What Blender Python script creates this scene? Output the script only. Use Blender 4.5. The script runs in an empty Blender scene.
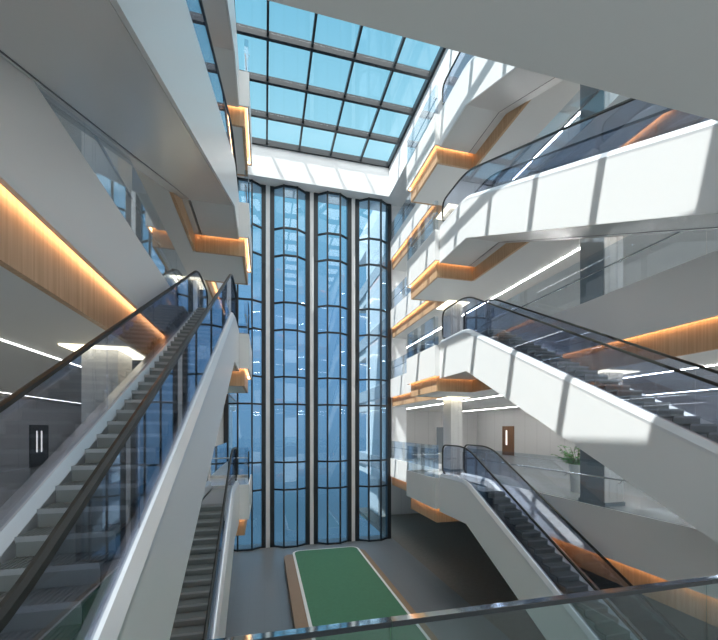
import bpy, bmesh, math, random
from math import sin, cos, pi, atan, tan
random.seed(4)
C = bpy.context.scene.collection

# ------------------------------------------------------------------ materials
def new_mat(name):
    m = bpy.data.materials.new(name); m.use_nodes = True
    nt = m.node_tree; nt.nodes.clear()
    out = nt.nodes.new('ShaderNodeOutputMaterial')
    return m, nt, out
def N(nt, t, **kw):
    n = nt.nodes.new(t)
    for k, v in kw.items():
        if k in n.inputs: n.inputs[k].default_value = v
        else: setattr(n, k, v)
    return n
def pbr(name, col, rough=.5, metal=0., spec=.5, noise=0., nscale=3., bump=0.):
    m, nt, out = new_mat(name)
    b = N(nt, 'ShaderNodeBsdfPrincipled')
    b.inputs['Base Color'].default_value = (*col, 1)
    b.inputs['Roughness'].default_value = rough
    b.inputs['Metallic'].default_value = metal
    b.inputs['Specular IOR Level'].default_value = spec
    nt.links.new(b.outputs[0], out.inputs[0])
    if noise:
        tc = N(nt, 'ShaderNodeTexCoord')
        n = N(nt, 'ShaderNodeTexNoise'); n.inputs['Scale'].default_value = nscale; n.inputs['Detail'].default_value = 5
        nt.links.new(tc.outputs['Object'], n.inputs['Vector'])
        r = N(nt, 'ShaderNodeValToRGB')
        r.color_ramp.elements[0].color = (*[c*(1-noise) for c in col], 1)
        r.color_ramp.elements[1].color = (*[min(1, c*(1+noise)) for c in col], 1)
        r.color_ramp.elements[0].position = .3; r.color_ramp.elements[1].position = .7
        nt.links.new(n.outputs['Fac'], r.inputs[0]); nt.links.new(r.outputs[0], b.inputs['Base Color'])
        if bump:
            bp = N(nt, 'ShaderNodeBump'); bp.inputs['Strength'].default_value = bump
            nt.links.new(n.outputs['Fac'], bp.inputs['Height']); nt.links.new(bp.outputs[0], b.inputs['Normal'])
    return m
def lined(name, col, axis, pitch, width=.012, line=.45, rough=.45, second=None):
    """painted panels with fine dark joints every `pitch` metres along an axis"""
    m = pbr(name, col, rough)
    nt = m.node_tree; b = [n for n in nt.nodes if n.type == 'BSDF_PRINCIPLED'][0]
    geo = N(nt, 'ShaderNodeNewGeometry'); sp = N(nt, 'ShaderNodeSeparateXYZ')
    nt.links.new(geo.outputs['Position'], sp.inputs[0])
    fac = None
    for ax, pt in [(axis, pitch)] + ([second] if second else []):
        d = N(nt, 'ShaderNodeMath', operation='DIVIDE'); d.inputs[1].default_value = pt
        f = N(nt, 'ShaderNodeMath', operation='FRACT')
        l = N(nt, 'ShaderNodeMath', operation='LESS_THAN'); l.inputs[1].default_value = width/pt
        nt.links.new(sp.outputs[ax], d.inputs[0]); nt.links.new(d.outputs[0], f.inputs[0]); nt.links.new(f.outputs[0], l.inputs[0])
        if fac is None: fac = l
        else:
            mx = N(nt, 'ShaderNodeMath', operation='MAXIMUM')
            nt.links.new(fac.outputs[0], mx.inputs[0]); nt.links.new(l.outputs[0], mx.inputs[1]); fac = mx
    mix = N(nt, 'ShaderNodeMix', data_type='RGBA')
    mix.inputs[6].default_value = (*col, 1); mix.inputs[7].default_value = (*[c*line for c in col], 1)
    nt.links.new(fac.outputs[0], mix.inputs[0]); nt.links.new(mix.outputs[2], b.inputs['Base Color'])
    return m
def wood(name, a, bcol, rough=.45):
    m = pbr(name, a, rough)
    nt = m.node_tree; b = [n for n in nt.nodes if n.type == 'BSDF_PRINCIPLED'][0]
    geo = N(nt, 'ShaderNodeNewGeometry')
    mp = N(nt, 'ShaderNodeMapping'); mp.inputs['Scale'].default_value = (11, 11, .35)
    n = N(nt, 'ShaderNodeTexNoise'); n.inputs['Scale'].default_value = 2.2; n.inputs['Detail'].default_value = 6
    r = N(nt, 'ShaderNodeValToRGB')
    r.color_ramp.elements[0].position = .3; r.color_ramp.elements[0].color = (*a, 1)
    r.color_ramp.elements[1].position = .7; r.color_ramp.elements[1].color = (*bcol, 1)
    nt.links.new(geo.outputs['Position'], mp.inputs[0]); nt.links.new(mp.outputs[0], n.inputs['Vector'])
    nt.links.new(n.outputs['Fac'], r.inputs[0]); nt.links.new(r.outputs[0], b.inputs['Base Color'])
    return m
def glass(name, tint, refl=1., rough=0., f0=.04, edge=.96, gcol=(.95, .97, 1)):
    m, nt, out = new_mat(name)
    t = N(nt, 'ShaderNodeBsdfTransparent'); t.inputs[0].default_value = (*tint, 1)
    g = N(nt, 'ShaderNodeBsdfGlossy'); g.inputs['Roughness'].default_value = rough
    g.inputs['Color'].default_value = (*gcol, 1)
    lw = N(nt, 'ShaderNodeLayerWeight'); lw.inputs['Blend'].default_value = .5
    pw = N(nt, 'ShaderNodeMath', operation='POWER'); pw.inputs[1].default_value = 5
    sc = N(nt, 'ShaderNodeMath', operation='MULTIPLY'); sc.inputs[1].default_value = edge
    ad = N(nt, 'ShaderNodeMath', operation='ADD'); ad.inputs[1].default_value = f0
    mu = N(nt, 'ShaderNodeMath', operation='MULTIPLY', use_clamp=True); mu.inputs[1].default_value = refl
    nt.links.new(lw.outputs['Facing'], pw.inputs[0]); nt.links.new(pw.outputs[0], sc.inputs[0]); nt.links.new(sc.outputs[0], ad.inputs[0])
    nt.links.new(ad.outputs[0], mu.inputs[0])
    mx = N(nt, 'ShaderNodeMixShader')
    nt.links.new(mu.outputs[0], mx.inputs[0])
    nt.links.new(t.outputs[0], mx.inputs[1]); nt.links.new(g.outputs[0], mx.inputs[2]); nt.links.new(mx.outputs[0], out.inputs[0])
    return m
def emit(name, col, s):
    m, nt, out = new_mat(name)
    e = N(nt, 'ShaderNodeEmission'); e.inputs[0].default_value = (*col, 1); e.inputs[1].default_value = s
    nt.links.new(e.outputs[0], out.inputs[0]); return m

M = dict(
    white=pbr('white_panel', (.80, .80, .79), .38),
    clad=pbr('escalator_cladding', (.78, .79, .79), .32),
    plaster=pbr('ceiling_plaster', (.76, .765, .75), .6),
    soffit=pbr('soffit_panel', (.70, .705, .695), .25),
    wallp=lined('wall_panels_y', (.70, .70, .70), 1, 1.2),
    wallx=lined('wall_panels_x', (.70, .70, .70), 0, 1.2),
    plain=pbr('wall_white', (.86, .87, .88), .5),
    wood=wood('oak_band', (.50, .31, .17), (.64, .43, .26)),
    deckwood=wood('oak_deck', (.27, .175, .10), (.33, .22, .13)),
    floor=pbr('terrazzo_floor', (.55, .56, .57), .18, noise=.05, nscale=6),
    ground=lined('ground_tiles', (.20, .222, .235), 1, .6, .008, .85, .35, second=(0, .6)),
    carpet=pbr('ground_side_floor', (.22, .20, .175), .6, noise=.08, nscale=5),
    dark=pbr('dark_frame', (.018, .024, .030), .35),
    rubber=pbr('handrail_rubber', (.02, .022, .02), .42, spec=.35),
    steel=pbr('brushed_steel', (.62, .64, .66), .22, metal=1.),
    deck=pbr('deck_aluminium', (.75, .77, .79), .30, metal=.35),
    step=pbr('step_metal', (.24, .26, .25), .5),
    riser=pbr('step_edge', (.20, .21, .21), .5, metal=.3),
    comb=pbr('comb_plate', (.40, .42, .42), .4, metal=.3),
    green=pbr('green_mat', (.065, .20, .105), .65, noise=.06, nscale=8),
    lineW=pbr('white_line', (.85, .86, .84), .5),
    bglass=glass('balustrade_glass', (.80, .825, .88), 1., f0=.14, edge=.8, gcol=(.62, .67, .75)),
    rglass=glass('railing_glass', (.86, .90, .93), 1.3),
    sglass=glass('skylight_glass', (.95, .975, .985), 1.0),
    tglass=glass('shaft_glass', (.68, .80, .88), 1.9),
    nglass=glass('near_railing_glass', (.78, .86, .86), 1.3),
    mirror=pbr('polished_cap', (.62, .68, .70), .06, metal=1.),
    led=emit('warm_led', (1, .58, .30), 11.),
    lamp=emit('white_lamp', (1, .98, .95), 34.),
    lampd=emit('white_lamp_dimmed', (1, .98, .95), 7.),
    halo=emit('column_halo', (1, .88, .62), 4.5),
    doorB=pbr('brown_door', (.20, .10, .05), .4),
    doorD=pbr('dark_door', (.04, .04, .045), .4),
    slot=emit('lit_slot', (1, .97, .9), 1.3),
    colglass=pbr('column_dark_glass', (.27, .32, .36), .15),
    plant=pbr('leaf_green', (.05, .28, .05), .5),
    pot=pbr('planter_white', (.7, .72, .72), .4),
    stem=pbr('stem', (.10, .13, .04), .6),
)

# ------------------------------------------------------------------ mesh builder
class MB:
    def __init__(s): s.v = []; s.f = []
    def add(s, vs, fs):
        o = len(s.v); s.v += [tuple(p) for p in vs]; s.f += [tuple(i+o for i in f) for f in fs]; return s
    def box(s, x0, x1, y0, y1, z0, z1):
        if x0 > x1: x0, x1 = x1, x0
        if y0 > y1: y0, y1 = y1, y0
        vs = [(x0,y0,z0),(x1,y0,z0),(x1,y1,z0),(x0,y1,z0),(x0,y0,z1),(x1,y0,z1),(x1,y1,z1),(x0,y1,z1)]
        return s.add(vs, [(0,3,2,1),(4,5,6,7),(0,1,5,4),(1,2,6,5),(2,3,7,6),(3,0,4,7)])
    def prism(s, poly, axis, lo, hi):
        """extrude a 2D polygon along an axis; poly is in the two other axes (in x,y,z order)"""
        def P(p, t):
            q = list(p); q.insert(axis, t); return tuple(q)
        n = len(poly)
        vs = [P(p, lo) for p in poly] + [P(p, hi) for p in poly]
        fs = [tuple(range(n))[::-1], tuple(range(n, 2*n))] + [(i, (i+1) % n, n+(i+1) % n, n+i) for i in range(n)]
        return s.add(vs, fs)
    def strip(s, lower, upper, axis, lo, hi):
        """quad-strip prism between two polylines (no concave n-gons)"""
        def P(p, t):
            q = list(p); q.insert(axis, t); return tuple(q)
        n = len(lower)
        vs = [P(p, lo) for p in lower]+[P(p, lo) for p in upper]+[P(p, hi) for p in lower]+[P(p, hi) for p in upper]
        fs = []
        for i in range(n-1):
            fs += [(i, n+i, n+i+1, i+1), (2*n+i, 2*n+i+1, 3*n+i+1, 3*n+i), (i, i+1, 2*n+i+1, 2*n+i), (n+i, 3*n+i, 3*n+i+1, n+i+1)]
        fs += [(0, 2*n, 3*n, n), (n-1, 2*n-1, 4*n-1, 3*n-1)]
        return s.add(vs, fs)
    def sweep_yz(s, path, prof, x0):
        """sweep a closed (dx, dn) profile along a path in the YZ plane"""
        n = len(path); k = len(prof); vs = []
        for i, (y, z) in enumerate(path):
            a = path[max(0, i-1)]; b = path[min(n-1, i+1)]
            ty, tz = b[0]-a[0], b[1]-a[1]; l = math.hypot(ty, tz) or 1; ty /= l; tz /= l
            ny, nz = -tz, ty
            if i not in (0, n-1):
                c = (y-a[0], z-a[1]); lc = math.hypot(*c) or 1
                d = max(.5, (c[0]*ty+c[1]*tz)/lc)
            else: d = 1
            for dx, dn in prof: vs.append((x0+dx, y+ny*dn/d, z+nz*dn/d))
        fs = [(i*k+j, i*k+(j+1) % k, (i+1)*k+(j+1) % k, (i+1)*k+j) for i in range(n-1) for j in range(k)]
        fs += [tuple(range(k))[::-1], tuple((n-1)*k+j for j in range(k))]
        return s.add(vs, fs)
    def tube(s, pts, r, seg=8):
        from mathutils import Vector
        n = len(pts); vs = []
        for i, p in enumerate(pts):
            a = Vector(pts[max(0, i-1)]); b = Vector(pts[min(n-1, i+1)]); t = (b-a).normalized()
            u = t.cross(Vector((0, 0, 1)))
            if u.length < .05: u = t.cross(Vector((0, 1, 0)))
            u.normalize(); w = t.cross(u)
            for j in range(seg):
                q = Vector(p)+u*cos(2*pi*j/seg)*r+w*sin(2*pi*j/seg)*r; vs.append(tuple(q))
        fs = [(i*seg+j, i*seg+(j+1) % seg, (i+1)*seg+(j+1) % seg, (i+1)*seg+j) for i in range(n-1) for j in range(seg)]
        fs += [tuple(range(seg))[::-1], tuple((n-1)*seg+j for j in range(seg))]
        return s.add(vs, fs)

def obj(name, mb, mat, parent=None, kind=None, label=None, bevel=0., smooth=False):
    me = bpy.data.meshes.new(name)
    off = parent.matrix_world.translation if parent else None
    vs = mb.v
    if parent:
        o0 = parent['_o']; vs = [(x-o0[0], y-o0[1], z-o0[2]) for x, y, z in mb.v]
    me.from_pydata(vs, [], mb.f)
    bm = bmesh.new(); bm.from_mesh(me)
    bmesh.ops.recalc_face_normals(bm, faces=bm.faces); bm.to_mesh(me); bm.free()
    me.materials.append(M[mat] if isinstance(mat, str) else mat)
    if smooth:
        for p in me.polygons: p.use_smooth = True
    o = bpy.data.objects.new(name, me); C.objects.link(o)
    if parent: o.parent = parent; o['_o'] = (parent['_o'][0], parent['_o'][1], parent['_o'][2])
    if kind: o['kind'] = kind
    if label: o['label'] = label
    if bevel:
        b = o.modifiers.new('bevel', 'BEVEL'); b.width = bevel; b.segments = 2; b.limit_method = 'ANGLE'
    return o
def thing(name, label, cat, loc, group=None):
    o = bpy.data.objects.new(name, None); C.objects.link(o); o.location = loc
    o['_o'] = tuple(loc); o['label'] = label; o['category'] = cat; o.empty_display_size = .3
    if group: o['group'] = group
    return o
def struct(name, mb, mat, bevel=0.):
    return obj(name, mb, mat, None, 'structure', bevel=bevel)
trim_no = [0]
def trim(mb, mat):
    trim_no[0] += 1; return struct('trim_%d' % trim_no[0], mb, mat)

# ------------------------------------------------------------------ measures
CX = 2.85                         # centre line of the atrium
LV = {0: 0., 1: 5.0, 2: 10.0, 3: 14.35, 4: 18.7}
FL = {0: 'ground floor', 1: 'first floor', 2: 'second floor', 3: 'third floor', 4: 'fourth floor'}
XR, XL = 7.73, -2.03              # main slab edges
LXR, LXL = 6.20, -.50             # landing ledge edges
LY0, LY1 = 13.04, 15.95
NY = 1.81                         # walkway edge
WR, WL = 17.7, -11.5
YB, YF = 32., -4.
ZR = 21.2                         # underside of roof
def mx(x, side): return x if side > 0 else 2*CX-x    # mirror right -> left

# ------------------------------------------------------------------ shell
struct('floor', MB().box(WL-.3, WR+.3, YF-.3, 23.6, -.3, 0).box(WL-.3, -2.28, 23.6, YB+.3, -.3, 0).box(7.86, WR+.3, 23.6, YB+.3, -.3, 0), 'carpet')
struct('floor', MB().box(XL-.1, XR+.14, NY, 23.6, 0, .012), 'ground')

def outline(inset):
    """atrium edge of a slab (right half, from near to far), inset into the slab"""
    i = inset
    return [(XR+i, 0), (XR+i, LY0+i), (LXR+i, LY0+i), (LXR+i, LY1-i), (XR+i, LY1-i), (XR+i, 22.75)]

for L in (1, 2, 3, 4):
    z = LV[L]
    for side in (1, -1):
        e = .078
        # structural slab in convex pieces
        m = MB()
        X = lambda x: mx(x, side)
        W = WR if side > 0 else 2*CX-WL
        m.box(X(XR+e), X(W), YF, YB, z-.88, z)
        m.box(X(LXR+e), X(XR+e), LY0+e, LY1-e, z-.88, z)
        m.box(X(XR+e), X(7.47), YF, 0, z-1.05, z)
        struct('floor', m, 'floor')
        # lower ceiling body
        w = .24
        m = MB()
        m.box(X(XR+w), X(W), YF, YB, z-1.6, z-.885)
        m.box(X(LXR+w), X(XR+w), LY0+w, LY1-w, z-1.6, z-.885)
        struct('ceiling', m, 'plaster')
        # fascia boards, with 10 mm joints, on the slab edge
        m = MB(); zf0, zf1 = z-1.05, z+.10
        def run(p, q, t, step, g, m):
            (x0, y0), (x1, y1) = p, q
            l = math.hypot(x1-x0, y1-y0); n = max(1, round(l/step)); ux, uy = (x1-x0)/l, (y1-y0)/l
            nx, ny = uy, -ux            # into the slab
            return [((x0+ux*(l*k/n+(g if k else 0)), y0+uy*(l*k/n+(g if k else 0))), (x0+ux*l*(k+1)/n, y0+uy*l*(k+1)/n), (nx, ny)) for k in range(n)]
        def boards(pts, t, step, z0, z1, m, g=.012):
            for p, q in zip(pts[:-1], pts[1:]):
                for a, b, nn in run(p, q, t, step, g, m):
                    xs = [a[0], b[0], a[0]+nn[0]*t, b[0]+nn[0]*t]; ys = [a[1], b[1], a[1]+nn[1]*t, b[1]+nn[1]*t]
                    m.box(X(min(xs)), X(max(xs)), min(ys), max(ys), z0, z1)
        o = outline(0)
        # ledge corners: boards meet at the corner without overlap of visible faces
        boards([(o[0][0], NY), (o[1][0], o[1][1])], .06, 30., zf0, zf1, m)
        boards([(XR, LY0), (LXR, LY0)], .06, 3., zf0, zf1, m)
        boards([(LXR, LY0+.06), (LXR, LY1-.06)], .06, 1.45, zf0, zf1, m)
        boards([(LXR, LY1), (XR, LY1)], .06, 3., zf0, zf1, m)
        boards([(XR, LY1), (XR, 22.75)], .06, 1.45, zf0, zf1, m)
        trim(m, 'white')
        # timber band under it, set back
        m = MB(); s = .15; o = outline(s); t = .08; zw0, zw1 = z-1.61, z-.885
        boards([(XR+s, -1.5), (XR+s, LY0+s)], t, 30., zw0, zw1, m, .008)
        boards([(XR+s, LY0+s), (LXR+s, LY0+s)], t, 3., zw0, zw1, m, .008)
        boards([(LXR+s, LY0+s+.08), (LXR+s, LY1-s-.08)], t, 1.35, zw0, zw1, m, .008)
        boards([(LXR+s, LY1-s), (XR+s, LY1-s)], t, 3., zw0, zw1, m, .008)
        boards([(XR+s, LY1-s), (XR+s, 22.75)], t, 1.45, zw0, zw1, m, .008)
        trim(m, 'wood')
        # warm LED line tucked above the timber
        m = MB(); a = .061; b = .072; zl0, zl1 = z-1.0, z-.92
        m.box(X(XR+a), X(XR+b), -1.5, LY0, zl0, zl1)
        m.box(X(LXR+b), X(XR), LY0+a, LY0+b, zl0, zl1)
        m.box(X(LXR+a), X(LXR+b), LY0+a, LY1-a, zl0, zl1)
        m.box(X(LXR+b), X(XR), LY1-b, LY1-a, zl0, zl1)
        m.box(X(XR+a), X(XR+b), LY1, 22.7, zl0, zl1)
        trim(m, 'led')
    # bridge in front of the camera's storey edge
    m = MB().box(-.78, 6.48, YF, NY-.05, z-1.05, z)
    struct('floor', m, 'soffit')
    trim(MB().box(-.78, 6.48, NY-.05, NY, z-1.05, z+.06), 'soffit')

# roof with the skylight opening
sx0, sx1, sy0, sy1 = -1.69, 7.39, 1.5, 21.97
m = MB()
m.box(WL, sx0, YF, 23.6, ZR, 23.3); m.box(sx1, WR, YF, 23.6, ZR, 23.3); m.box(WL, -2.28, 23.6, YB, ZR, 23.3); m.box(7.86, WR, 23.6, YB, ZR, 23.3)
m.box(sx0, sx1, YF, sy0, ZR, 23.3); m.box(sx0, sx1, sy1, 23.6, ZR, 23.3)
struct('ceiling', m, 'plain')
# walls
struct('wall_right', MB().box(WR, WR+.3, YF, YB, 0, 23.3), 'wallp')
struct('wall_left', MB().box(WL-.3, WL, YF, YB, 0, 23.3), 'wallp')
m = MB().box(WL-.3, WR+.3, YF-.3, YF, 21.2, 23.3)
for L in (0, 1, 2, 3, 4): m.box(WL-.3, WR+.3, YF-.3, YF, max(0, LV[L]-1.6), LV[L]+.25)
for k in range(12):
    xx = WL-.3+(WR-WL+.6-.3)*k/11; m.box(xx, xx+.3, YF-.3, YF, 0, 21.2)
struct('wall_front', m, 'plain')  # unseen wall, its openings shaped to let fill daylight in
struct('fill_window_1', MB().box(WL, WR, YF-.16, YF-.14, 0, 21.2), 'sglass')  # unseen glazing, added so fill daylight enters from behind the camera
struct('wall_end_right', MB().box(8.86, WR, YB-3, YB, 0, ZR), 'wallx')
struct('wall_end_left', MB().box(WL, 2*CX-8.86, YB-3, YB, 0, ZR), 'wallx')
struct('wall_beside_shaft_right', MB().box(7.86, 8.86, 22.8, 29, 3.4, ZR), 'plain')
struct('wall_beside_shaft_left', MB().box(2*CX-8.86, -2.28, 22.8, 29, 0, ZR), 'plain')

# ------------------------------------------------------------------ skylight
sk = thing('skylight', 'large gridded glass skylight with dark frame in the ceiling above the shafts', 'skylight', (CX, 12., 23.))
xs = [sx0+1.816*k for k in range(6)]
ys = []
y = sy1
while y > sy0+.5: ys.append(y); y -= 2.03
ys.append(sy0)
fr = MB()
fr.box(sx0, sx0+.12, sy0, sy1, 22.93, 23.25); fr.box(sx1-.12, sx1, sy0, sy1, 22.93, 23.25)
fr.box(sx0, sx1, sy1-.12, sy1, 22.93, 23.25); fr.box(sx0, sx1, sy0, sy0+.12, 22.93, 23.25)
obj('frame', fr, 'dark', sk)
for yy in ys[1:-1]: obj('beam', MB().box(sx0+.12, sx1-.12, yy-.07, yy+.07, 22.9, 23.2), 'dark', sk)
for xx in xs[1:-1]: obj('glazing_bar', MB().box(xx-.05, xx+.05, sy0+.12, sy1-.12, 22.98, 23.18), 'dark', sk)
for j in range(len(ys)-1):
    for i in range(5):
        obj('glass_pane', MB().box(xs[i]+.055, xs[i+1]-.055, ys[j+1]+.095, ys[j]-.095, 23.08, 23.10), 'sglass', sk)

# ------------------------------------------------------------------ lift shafts
shaft_words = ['leftmost glazed lift shaft bay, partly behind the left escalators', 'second glazed lift shaft bay from the left',
               'third glazed lift shaft bay from the left, above the far end of the green platform', 'rightmost glazed lift shaft bay, beside the right-hand storeys']
zl = [0.06]
for L in (1, 2, 3, 4): zl += [LV[L]-1.6, LV[L]]
zl.append(ZR-.06)
for k in range(4):
    x0 = -2.26+2.57*k; x1 = x0+2.33
    t = thing('lift_shaft', shaft_words[k], 'lift shaft', ((x0+x1)/2, 22.8, 0), 'glazed lift shaft bays')
    pts = [(x0+.2, 22.78), (x0+.78, 22.40), (x0+1.56, 22.40), (x1-.2, 22.78)]
    for a, b in ((x0, x0+.25), (x1-.25, x1)):
        obj('jamb', MB().box(a, b, 22.68, 23.05, 0, ZR-.005), 'dark', t)
    for px, py in pts[1:3]:
        obj('mullion', MB().box(px-.045, px+.045, py-.07, py+.09, 0, ZR-.005), 'dark', t)
    for z in zl:
        m = MB(); h = .05
        out_ = [(p[0], p[1]-.045) for p in pts]; in_ = [(p[0], p[1]+.06) for p in pts]
        for i in range(3):
            poly = [out_[i], out_[i+1], in_[i+1], in_[i]]
            m.prism(poly, 2, z-h, z+h)
        obj('transom', m, 'dark', t)
    for i in range(3):
        (ax, ay), (bx, by) = pts[i], pts[i+1]
        m = MB().prism([(ax, ay), (bx, by), (bx, by+.02), (ax, ay+.02)], 2, .05, ZR-.01)
        obj('glass_facet', m, 'tglass', t)
    if k < 3:
        trim(MB().box(x1+.01, x1+.23, 22.72, 23.4, 0, ZR), 'plain')

# ------------------------------------------------------------------ escalators
def smooth_path(pts, r):
    """round the inner corners of a polyline in YZ"""
    out = [pts[0]]
    for i in range(1, len(pts)-1):
        p, a, b = pts[i], pts[i-1], pts[i+1]
        la = math.hypot(a[0]-p[0], a[1]-p[1]); lb = math.hypot(b[0]-p[0], b[1]-p[1]); d = min(r, la*.48, lb*.48)
        s = (p[0]+(a[0]-p[0])*d/la, p[1]+(a[1]-p[1])*d/la); e = (p[0]+(b[0]-p[0])*d/lb, p[1]+(b[1]-p[1])*d/lb)
        for k in range(9):
            q = k/8; out.append(((1-q)**2*s[0]+2*q*(1-q)*p[0]+q*q*e[0], (1-q)**2*s[1]+2*q*(1-q)*p[1]+q*q*e[1]))
    out.append(pts[-1]); return out
def zat(path, y):
    for (y0, z0), (y1, z1) in zip(path[:-1], path[1:]):
        if y0 <= y <= y1 and y1 > y0: return z0+(z1-z0)*(y-y0)/(y1-y0)
    return path[0][1] if y < path[0][0] else path[-1][1]

def escalator(side, L, label):
    zb, zt = LV[L], LV[L+1]
    X = lambda x: x if side > 0 else 2*2.785-x
    ht = 1.36 if L < 2 else 1.12
    xa, xb = 6.47, 7.36                         # handrail centres (right-hand one)
    root = thing('escalator', label, 'escalator', (X((xa+xb)/2), 0.05, zb), 'escalators of the atrium')
    hr = smooth_path([(.15, zb+1.14), (1.34, zb+1.14), (11.2, zt+ht), (12.97, zt+ht)], .6)
    dk = smooth_path([(.05, zb+.12), (1.22, zb+.12), (11.2, zt+.14), (13.02, zt+.14)], .35)
    # glass top just under the handrail
    nose = smooth_path([(12.3, zt+ht), (12.95, zt+ht), (12.95, zt+.40), (12.75, zt+.30)], .42)
    full = [p for p in hr if p[0] < 12.3]+nose
    low = smooth_path([(.35, zb+.35), (.02, zb+.42), (.02, zb+1.14), (.5, zb+1.14)], .36)
    full = low+[p for p in full if p[0] > .55]
    for xc, o in ((xa, -1), (xb, 1)):          # o: outward direction
        wd = .085 if o < 0 else (.30 if side > 0 else .225)              # the outer deck, towards the slab, is wider
        h = MB().sweep_yz(full, [(-.029, -.016), (-.024, .016), (0, .024), (.024, .016), (.029, -.016), (.016, -.026), (-.016, -.026)], X(xc))
        obj('handrail', h, 'rubber', root, smooth=False)
        # deck cap profile along the deck line
        so = o*side
        prof = [(so*wd, -.02), (so*wd, .03), (so*.03, .13), (-so*.03, .15), (-so*.10, .09), (-so*.125, -.10), (-so*.11, -.12)]
        obj('deck', MB().sweep_yz(dk, prof, X(xc)), 'deck', root)
        # side cladding: deck line down to truss underside
        ys_ = [.05]+[p[0] for p in dk[1:-1]]+[13.02]
        slope = (zt-zb)/9.9
        def bot(y):
            v = zt-1.15 if y > 11.1 else max(zb-1.15, zt-1.15-slope*(11.1-y))
            return max(v, .004) if L == 0 else v
        yy = sorted(set(ys_+[11.1, 11.1-9.9, 2.0]+([11.1-(zt-1.15)/slope] if L == 0 else [])))
        lo = [(y, bot(y)) for y in yy]; up = [(y, max(zat(dk, y)-.02, bot(y)+.02)) for y in yy]
        x0 = X(xc)+so*(wd-.04); x1_ = X(xc)+so*wd
        obj('side_cladding', MB().strip(lo, up, 0, min(x0, x1_), max(x0, x1_)), 'clad', root)
        # glass balustrade panels
        brk = [.12, 1.2, 3.1, 5.0, 6.9, 8.8, 10.7, 12.92]
        for a, b in zip(brk[:-1], brk[1:]):
            yy2 = [a+.006+(b-a-.012)*k/14 for k in range(15)]
            lo2 = [(y, zat(dk, y)+.13) for y in yy2]; up2 = []
            for y in yy2:
                t_ = zat(hr, y)-.03
                if y > 12.53: t_ = zt+ht-.42+math.sqrt(max(0, .42**2-(y-12.53)**2))-.03
                if y < .36: t_ = zb+1.14-.36+math.sqrt(max(0, .36**2-(.36-y)**2))-.03
                up2.append((y, t_))
            obj('glass_panel', MB().strip(lo2, up2, 0, X(xc)-.006, X(xc)+.006), 'bglass', root)
    # underside panel and seam strip
    slope = (zt-zb)/9.9
    if L == 0: ub = [(11.1-(zt-1.15)/slope+.05, .02), (11.1, zt-1.15), (13.02, zt-1.15)]
    else: ub = [(.05, zb-1.15), (1.2, zb-1.15), (11.1, zt-1.15), (13.02, zt-1.15)]
    wo = .30 if side > 0 else .225
    ua, uc = sorted((X(xa-.041), X(xb+wo-.044)))
    m = MB()
    m.strip(ub, [(y, z+.05) for y, z in ub], 0, ua, uc)
    obj('underside', m, 'soffit', root)
    m = MB(); sx = X(xb+wo-.05)
    m.strip([(y, z-.006) for y, z in ub], [(y, z+.002) for y, z in ub], 0, sx-.008, sx+.008)
    obj('seam', m, 'dark', root)
    # closing strip between the truss and the slab edge
    ys0 = 11.1-(zt-1.15-(zb+.1))/slope
    fu = [(ys0, zb+.1), (11.1, zt-1.15), (13.02, zt-1.15)]
    fa, fb = sorted((X(xb+wo-.03), X(xb+wo-.03+.27)))
    trim(MB().strip(fu, [(y, z+.03) for y, z in fu], 0, fa, fb), 'soffit')
    # end plate toward the far landing
    obj('end_plate', MB().box(ua, uc, 12.98, 13.02, zt-1.10, zt+.0), 'clad', root)
    # landing plates
    n = 37; ya, yb = .98, 10.42; r = (zt-zb)/n; tr = (yb-ya)/n
    xi0, xi1 = min(X(xa+.13), X(xb-.155)), max(X(xa+.13), X(xb-.155))
    obj('landing_plate', MB().box(xi0, xi1, yb-.02, 12.98, zt-.03, zt), 'comb', root)
    obj('landing_plate', MB().box(xi0, xi1, .06, ya, zb+.002, zb+.03), 'comb', root)
    # steps
    first = None
    for k in range(n):
        y0 = ya+tr*k; z1 = zb+r*(k+1)
        if first is None:
            m = MB(); zt0 = z1; base = y0
            m.box(xi0+.004, xi1-.004, y0+.012, y0+tr+.012, z1-.022, z1)             # tread
            m.box(xi0+.004, xi1-.004, y0+.012, y0+.03, z1-r, z1-.022)               # riser
            for g in range(20):                                                     # tread ribs
                gx = xi0+.02+(xi1-xi0-.04)*g/19
                m.box(gx-.006, gx+.006, y0+.004, y0+tr+.004, z1, z1+.008)
            first = obj('step', m, 'step', root)
            lip = obj('step_edge', MB().box(xi0+.004, xi1-.004, y0, y0+.012, z1-.03, z1+.006), 'comb', first)
        else:
            c = first.copy(); C.objects.link(c); c.parent = root
            c.location = (0, tr*k, r*k)
            e = lip.copy(); C.objects.link(e); e.parent = c; e.location = (0, 0, 0)
    return root

escalator(-1, 1, 'nearest left escalator, climbing from the walkway at lower left up to the second floor')
escalator(-1, 0, 'lower left escalator seen beside the green platform, climbing from the ground floor')
escalator(-1, 2, 'upper left escalator seen from below, its broad grey underside crossing the top left corner')
escalator(-1, 3, 'topmost left escalator, its grey underside glimpsed beside the skylight')
escalator(1, 0, 'lowest right escalator, dropping to the ground floor at the lower right')
escalator(1, 1, 'middle right escalator with white sunlit side, landing on the second floor')
escalator(1, 2, 'upper right escalator with white sunlit side and bluish glass, below the large grey soffit')
escalator(1, 3, 'topmost right escalator, its grey underside cut off by the large grey soffit')

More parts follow.
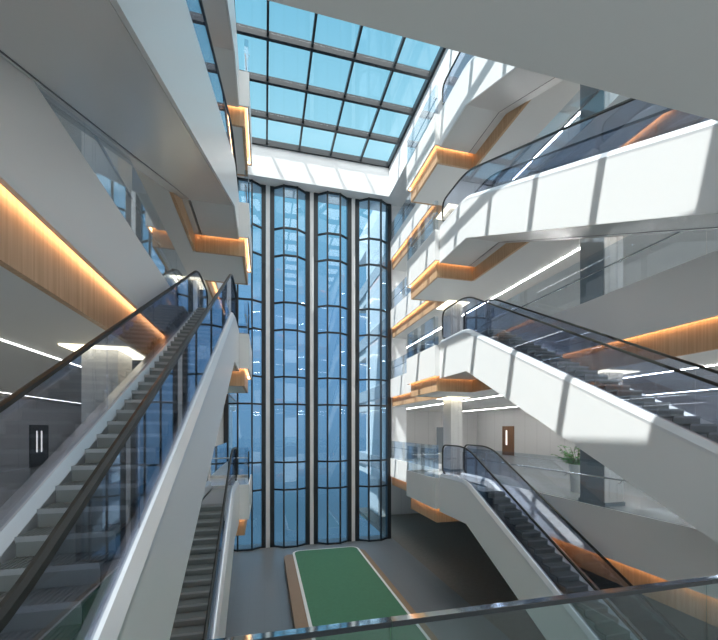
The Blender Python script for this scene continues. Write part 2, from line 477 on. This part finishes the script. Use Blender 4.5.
# ------------------------------------------------------------------ glass railings
def railing(side, L, pts, label, group='glass railings along the storeys'):
    z = LV[L]+.10; X = lambda x: mx(x, side)
    root = thing('glass_railing', label, 'railing', (X(pts[0][0]), pts[0][1], z), group)
    cap = MB()
    tubep = []
    for i, ((x0, y0), (x1, y1)) in enumerate(zip(pts[:-1], pts[1:])):
        l = math.hypot(x1-x0, y1-y0); n = max(1, round(l/1.6)); ux, uy = (x1-x0)/l, (y1-y0)/l; nx, ny = uy, -ux
        for k in range(n):
            a = l*k/n+.008; b = l*(k+1)/n-.008
            xs_ = [x0+ux*a, x0+ux*b]; ys_ = [y0+uy*a, y0+uy*b]
            g = MB()
            if abs(ux) < .5: g.box(X(xs_[0]-.007), X(xs_[0]+.007), min(ys_), max(ys_), z, z+1.1)
            else: g.box(X(min(xs_)), X(max(xs_)), ys_[0]-.007, ys_[0]+.007, z, z+1.1)
            obj('glass_panel', g, 'rglass', root)
            bx = (xs_[0]+ux*.15); by = ys_[0]+uy*.15
            bt = MB().tube([(X(bx), by, z+.62), (X(bx+nx*.06), by+ny*.06, z+.62), (X(bx+nx*.09), by+ny*.09, z+.68)], .010, 6)
            obj('bracket', bt, 'steel', root)
    # continuous round handrail on the inside
    ins = []
    n = len(pts)
    for i, p in enumerate(pts):
        d = [0, 0]
        for a, b in ([(pts[i-1], p)] if i else [])+([(p, pts[i+1])] if i < n-1 else []):
            l = math.hypot(b[0]-a[0], b[1]-a[1]); d[0] += (b[1]-a[1])/l; d[1] += -(b[0]-a[0])/l
        ins.append((X(p[0]+d[0]*.09), p[1]+d[1]*.09, z+.69))
    obj('handrail', MB().tube(ins, .021, 8), 'steel', root, smooth=False)
    return root
for L in (1, 2, 3, 4):
    for side in (1, -1):
        s = 'right' if side > 0 else 'left'
        railing(side, L, [(XR+.03, 1.9), (XR+.03, LY0+.03), (7.50, LY0+.03)], 'long clear glass railing along the %s slab edge of the %s, behind the escalator' % (s, FL[L]))
        railing(side, L, [(6.36, LY0+.03), (LXR+.03, LY0+.03), (LXR+.03, LY1-.03), (XR+.03, LY1-.03), (XR+.03, 22.6)],
                'clear glass railing around the %s landing ledge of the %s, beside the lift shafts' % (s, FL[L]))
# railing in front of the viewer
nr = thing('walkway_railing', 'glass railing with a polished flat cap crossing the bottom of the view', 'railing', (2.85, 1.7, 5.0))
nx0, nx1 = -.70, 6.33
js = [nx0, .58, 2.59, 4.6, nx1]
for a, b in zip(js[:-1], js[1:]):
    obj('glass_panel', MB().box(a+.006, b-.006, 1.693, 1.707, 5.0, 6.031), 'nglass', nr)
    obj('cap_rail', MB().box(a+.002, b-.002, 1.68, 1.725, 6.032, 6.046), 'mirror', nr)
    obj('cap_edge', MB().box(a+.002, b-.002, 1.674, 1.679, 6.022, 6.046), 'dark', nr)
obj('base_shoe', MB().box(nx0, nx1, 1.66, 1.74, 5.0, 5.08), 'steel', nr)

# ------------------------------------------------------------------ columns
for L in (1, 2, 3):
    z0 = LV[L]; z1 = LV[L+1]-1.6
    for side in (1, -1):
        for yc, w in ((8.05, 'near'), (16.1, 'far')):
            X = lambda x: mx(x, side); s = 'right' if side > 0 else 'left'
            x0, x1 = 8.27, 8.85; y0, y1 = yc-.38, yc+.38
            t = thing('column', 'pale panelled column, the %s one on the %s side of the %s' % (w, s, FL[L]), 'column', (X(8.65), yc, z0), 'columns along the storeys')
            m = MB(); cuts = [0, .19, .26, .62, .69, 1.0]
            for a, b in zip(cuts[:-1], cuts[1:]):
                m.box(X(x0+(x1-x0)*a+.004), X(x0+(x1-x0)*b-.004), y0, y1, z0, z1)
            m.box(X(x0+.01), X(x1-.01), y0+.012, y1-.012, z0, z1)
            obj('shaft', m, 'white', t)
            obj('plinth', MB().box(X(x0-.03), X(x1+.03), y0-.03, y1+.03, z0, z0+.10), 'colglass', t)
            if side > 0 and yc < 10:
                obj('side_panel', MB().box(X(x0-.02), X(x0-.004), y0+.02, y1-.02, z0+.1, z1-.05), 'colglass', t, label='dark glossy side panel')
            m = MB(); g = .24; h = .02; zz = z1-h-.004
            m.box(X(x0-g), X(x1+g), y0-g, y0, zz, zz+h); m.box(X(x0-g), X(x1+g), y1, y1+g, zz, zz+h)
            m.box(X(x0-g), X(x0), y0, y1, zz, zz+h); m.box(X(x1), X(x1+g), y0, y1, zz, zz+h)
            obj('light_ring', m, 'halo', t, label='glowing square light ring at the column head')

# ------------------------------------------------------------------ linear ceiling lights
for L in (1, 2, 3):
    zz = LV[L+1]-1.6
    for side in (1, -1):
        s = 'right' if side > 0 else 'left'
        for x, w in ((9.80, 'nearer the void'), (15.7, 'beside the outer wall')):
            X = mx(x, side)
            t = thing('linear_light', 'thin white line light in the %s ceiling of the %s, %s' % (s, FL[L], w), 'light', (X, 12, zz), 'line lights in the ceilings')
            obj('housing', MB().box(X-.035, X+.035, -2, 28, zz-.012, zz-.001), 'steel', t)
            obj('diffuser', MB().box(X-.025, X+.025, -1.98, 27.98, zz-.024, zz-.012), 'lamp' if side > 0 else 'lampd', t)

# ------------------------------------------------------------------ doors
def door(no, x, y0, y1, z, mat, side, slots):
    root = thing('door_%d' % no, 'door', 'door', (x, (y0+y1)/2, z)); root['kind'] = 'structure'
    del root['category']; del root['label']
    o = -1 if side > 0 else 1
    obj('leaf', MB().box(x, x+o*.05, y0, y1, z, z+2.1), mat, root)
    fr = MB()
    fr.box(x, x+o*.07, y0-.06, y0, z, z+2.16); fr.box(x, x+o*.07, y1, y1+.06, z, z+2.16); fr.box(x, x+o*.07, y0, y1, z+2.1, z+2.16)
    obj('door_frame', fr, 'dark' if mat == 'doorD' else 'doorB', root)
    for a, b in slots:
        obj('vision_panel', MB().box(x+o*.052, x+o*.06, a, b, z+.75, z+1.85), 'slot', root)
door(1, WL, 22.5, 24.0, LV[1], 'doorD', -1, [(22.95, 23.07), (23.37, 23.49)])
door(2, WR, 24.03, 25.25, LV[1], 'doorB', 1, [(24.72, 24.90)])
door(3, WR, 16.6, 18.1, LV[2], 'doorD', 1, [])
d4 = thing('door_4', 'x', 'x', (14.4, 29, 5)); del d4['label']; del d4['category']; d4['kind'] = 'structure'
obj('leaf', MB().box(13.9, 14.9, 28.94, 29, 5, 7.1), 'colglass', d4)
obj('door_frame', MB().box(13.8, 13.9, 28.92, 29, 5, 7.18).box(14.9, 15., 28.92, 29, 5, 7.18).box(13.9, 14.9, 28.92, 29, 7.1, 7.18), 'wallx', d4)

# ------------------------------------------------------------------ green platform on the ground floor
pf = thing('platform', 'long low timber platform topped with a green mat edged in white, on the ground floor', 'platform', (3.2, 12.8, 0.012))
def rounded(x0, x1, y0, y1, r, seg=8):
    p = []
    for cx, cy, a in ((x1-r, y0+r, -90), (x1-r, y1-r, 0), (x0+r, y1-r, 90), (x0+r, y0+r, 180)):
        for k in range(seg+1):
            t = math.radians(a+90*k/seg); p.append((cx+r*cos(t), cy+r*sin(t)))
    return p
px0, px1, py0, py1 = 1.42, 4.98, 5.2, 20.35
base = [(px0-.45, py0), (px1+.25, py0), (px1+.25, py1-.75), (px1+.10, py1-.45), (px0-.28, py1-.45), (px0-.45, py1-.75)]
obj('timber_base', MB().prism(base, 2, .012, .42), 'deckwood', pf)
obj('white_border', MB().prism(rounded(px0, px1, py0+.2, py1, .42), 2, .42, .45).prism(rounded(px0+.02, px1-.02, py0+.22, py1-.02, .40), 2, .012, .42), 'lineW', pf)
obj('green_mat', MB().prism(rounded(px0+.11, px1-.11, py0+.31, py1-.11, .34), 2, .451, .462), 'green', pf)

# ------------------------------------------------------------------ potted plant
pt = thing('potted_plant', 'leafy green plant in a tall white planter behind the right first-floor railing', 'plant', (9.45, 9.75, 5.0))
m = MB(); r0, r1 = .17, .23
ring = lambda r, z: [(9.45+r*cos(2*pi*k/20), 9.75+r*sin(2*pi*k/20), z) for k in range(20)]
vs = ring(r0, 5.0)+ring(r1, 5.85)+ring(r1-.03, 5.85)+ring(r1-.05, 5.78)
fs = [tuple(range(20))[::-1]]
for b in range(3): fs += [(b*20+j, b*20+(j+1) % 20, b*20+20+(j+1) % 20, b*20+20+j) for j in range(20)]
fs += [tuple(60+j for j in range(20))]
m.add(vs, fs); obj('planter', m, 'pot', pt)
st = MB(); lf = MB()
from mathutils import Vector
for k in range(46):
    a = random.uniform(0, 2*pi); el = random.uniform(.5, 1.4); ln = random.uniform(.3, .75)
    b = Vector((9.45+.05*cos(a), 9.75+.05*sin(a), 5.78))
    tip = b+Vector((cos(a)*cos(el), sin(a)*cos(el), sin(el)))*ln
    st.tube([tuple(b), tuple((b+tip)/2+Vector((0, 0, .02))), tuple(tip)], .006, 5)
    for q in range(7):
        p = b.lerp(tip, .2+.135*q); aa = a+random.uniform(-1.6, 1.6); s = random.uniform(.08, .15)
        d = Vector((cos(aa), sin(aa), random.uniform(-.3, .5))).normalized(); w = d.cross(Vector((0, 0, 1))).normalized()*s*.42
        up = Vector((0, 0, .006))
        P = [p, p+d*s*.5+w+up, p+d*s-Vector((0, 0, .02)), p+d*s*.5-w+up]
        lf.add([tuple(v) for v in P]+[tuple(v-Vector((0, 0, .004))) for v in P], [(0, 1, 2, 3), (7, 6, 5, 4), (0, 4, 5, 1), (1, 5, 6, 2), (2, 6, 7, 3), (3, 7, 4, 0)])
obj('stems', st, 'stem', pt); obj('leaves', lf, 'plant', pt)

for o in bpy.data.objects:
    if '_o' in o: del o['_o']

# ------------------------------------------------------------------ light
sun = bpy.data.lights.new('sun', 'SUN'); sun.energy = 7.4; sun.angle = math.radians(.3); sun.color = (1, .97, .92)
so = bpy.data.objects.new('sun', sun); C.objects.link(so)
so.rotation_euler = Vector((-.482, -.21, 1)).to_track_quat('Z', 'Y').to_euler()
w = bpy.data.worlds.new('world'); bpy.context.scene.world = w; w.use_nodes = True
nt = w.node_tree; nt.nodes.clear()
tc = N(nt, 'ShaderNodeTexCoord'); sp = N(nt, 'ShaderNodeSeparateXYZ'); r = N(nt, 'ShaderNodeValToRGB')
mr = N(nt, 'ShaderNodeMapRange'); mr.inputs['From Min'].default_value = -1; mr.inputs['From Max'].default_value = 1
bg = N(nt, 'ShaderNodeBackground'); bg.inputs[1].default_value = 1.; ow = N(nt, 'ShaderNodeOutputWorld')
cr = r.color_ramp
cr.elements[0].position = .40; cr.elements[0].color = (.15, .27, .37, 1)
cr.elements[1].position = .5; cr.elements[1].color = (.26, .45, .64, 1)
for p_, c_ in ((.64, (.30, .54, .80)), (.78, (.42, .80, .95)), (.87, (.22, .56, .76)), (.91, (.3, .6, .8)), (.96, (3.4, 3.5, 3.6))):  # last stop: sky above the visible part, brightened to light the atrium
    e = cr.elements.new(p_); e.color = (*c_, 1)
nt.links.new(tc.outputs['Generated'], sp.inputs[0]); nt.links.new(sp.outputs[2], mr.inputs['Value']); nt.links.new(mr.outputs[0], r.inputs[0])
# unseen half of the sky brightened as fill, on the sun's side behind the viewer
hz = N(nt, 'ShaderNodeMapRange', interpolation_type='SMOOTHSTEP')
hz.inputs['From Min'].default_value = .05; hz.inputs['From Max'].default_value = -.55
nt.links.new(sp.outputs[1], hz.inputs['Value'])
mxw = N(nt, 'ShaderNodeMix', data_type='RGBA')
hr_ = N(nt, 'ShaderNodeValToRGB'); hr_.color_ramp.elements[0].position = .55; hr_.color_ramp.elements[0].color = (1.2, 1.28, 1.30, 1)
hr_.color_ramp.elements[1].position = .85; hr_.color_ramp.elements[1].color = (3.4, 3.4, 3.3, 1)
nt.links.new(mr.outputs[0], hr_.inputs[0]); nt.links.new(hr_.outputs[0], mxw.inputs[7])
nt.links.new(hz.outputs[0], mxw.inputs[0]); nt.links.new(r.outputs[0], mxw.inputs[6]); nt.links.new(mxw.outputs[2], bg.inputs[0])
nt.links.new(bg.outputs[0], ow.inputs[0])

# ------------------------------------------------------------------ camera
cam = bpy.data.cameras.new('camera'); co = bpy.data.objects.new('camera', cam); C.objects.link(co)
F, H, th = 377., 429., atan(94.4/377)
cam.sensor_fit = 'HORIZONTAL'; cam.sensor_width = 36; cam.lens = 36*F/718; cam.shift_y = (H-320)/718; cam.clip_start = .05; cam.clip_end = 300
co.location = (0, 0, 6.95); co.rotation_euler = (pi/2, 0, -th)
S = bpy.context.scene
S.camera = co
S.view_settings.view_transform = 'Standard'; S.view_settings.look = 'None'; S.view_settings.gamma = 1; S.view_settings.use_curve_mapping = False
S.view_settings.exposure = 0.14
try:
    S.cycles.transparent_max_bounces = 48; S.cycles.max_bounces = 14; S.cycles.diffuse_bounces = 8; S.cycles.glossy_bounces = 5
    S.cycles.sample_clamp_indirect = 6.
except Exception: pass
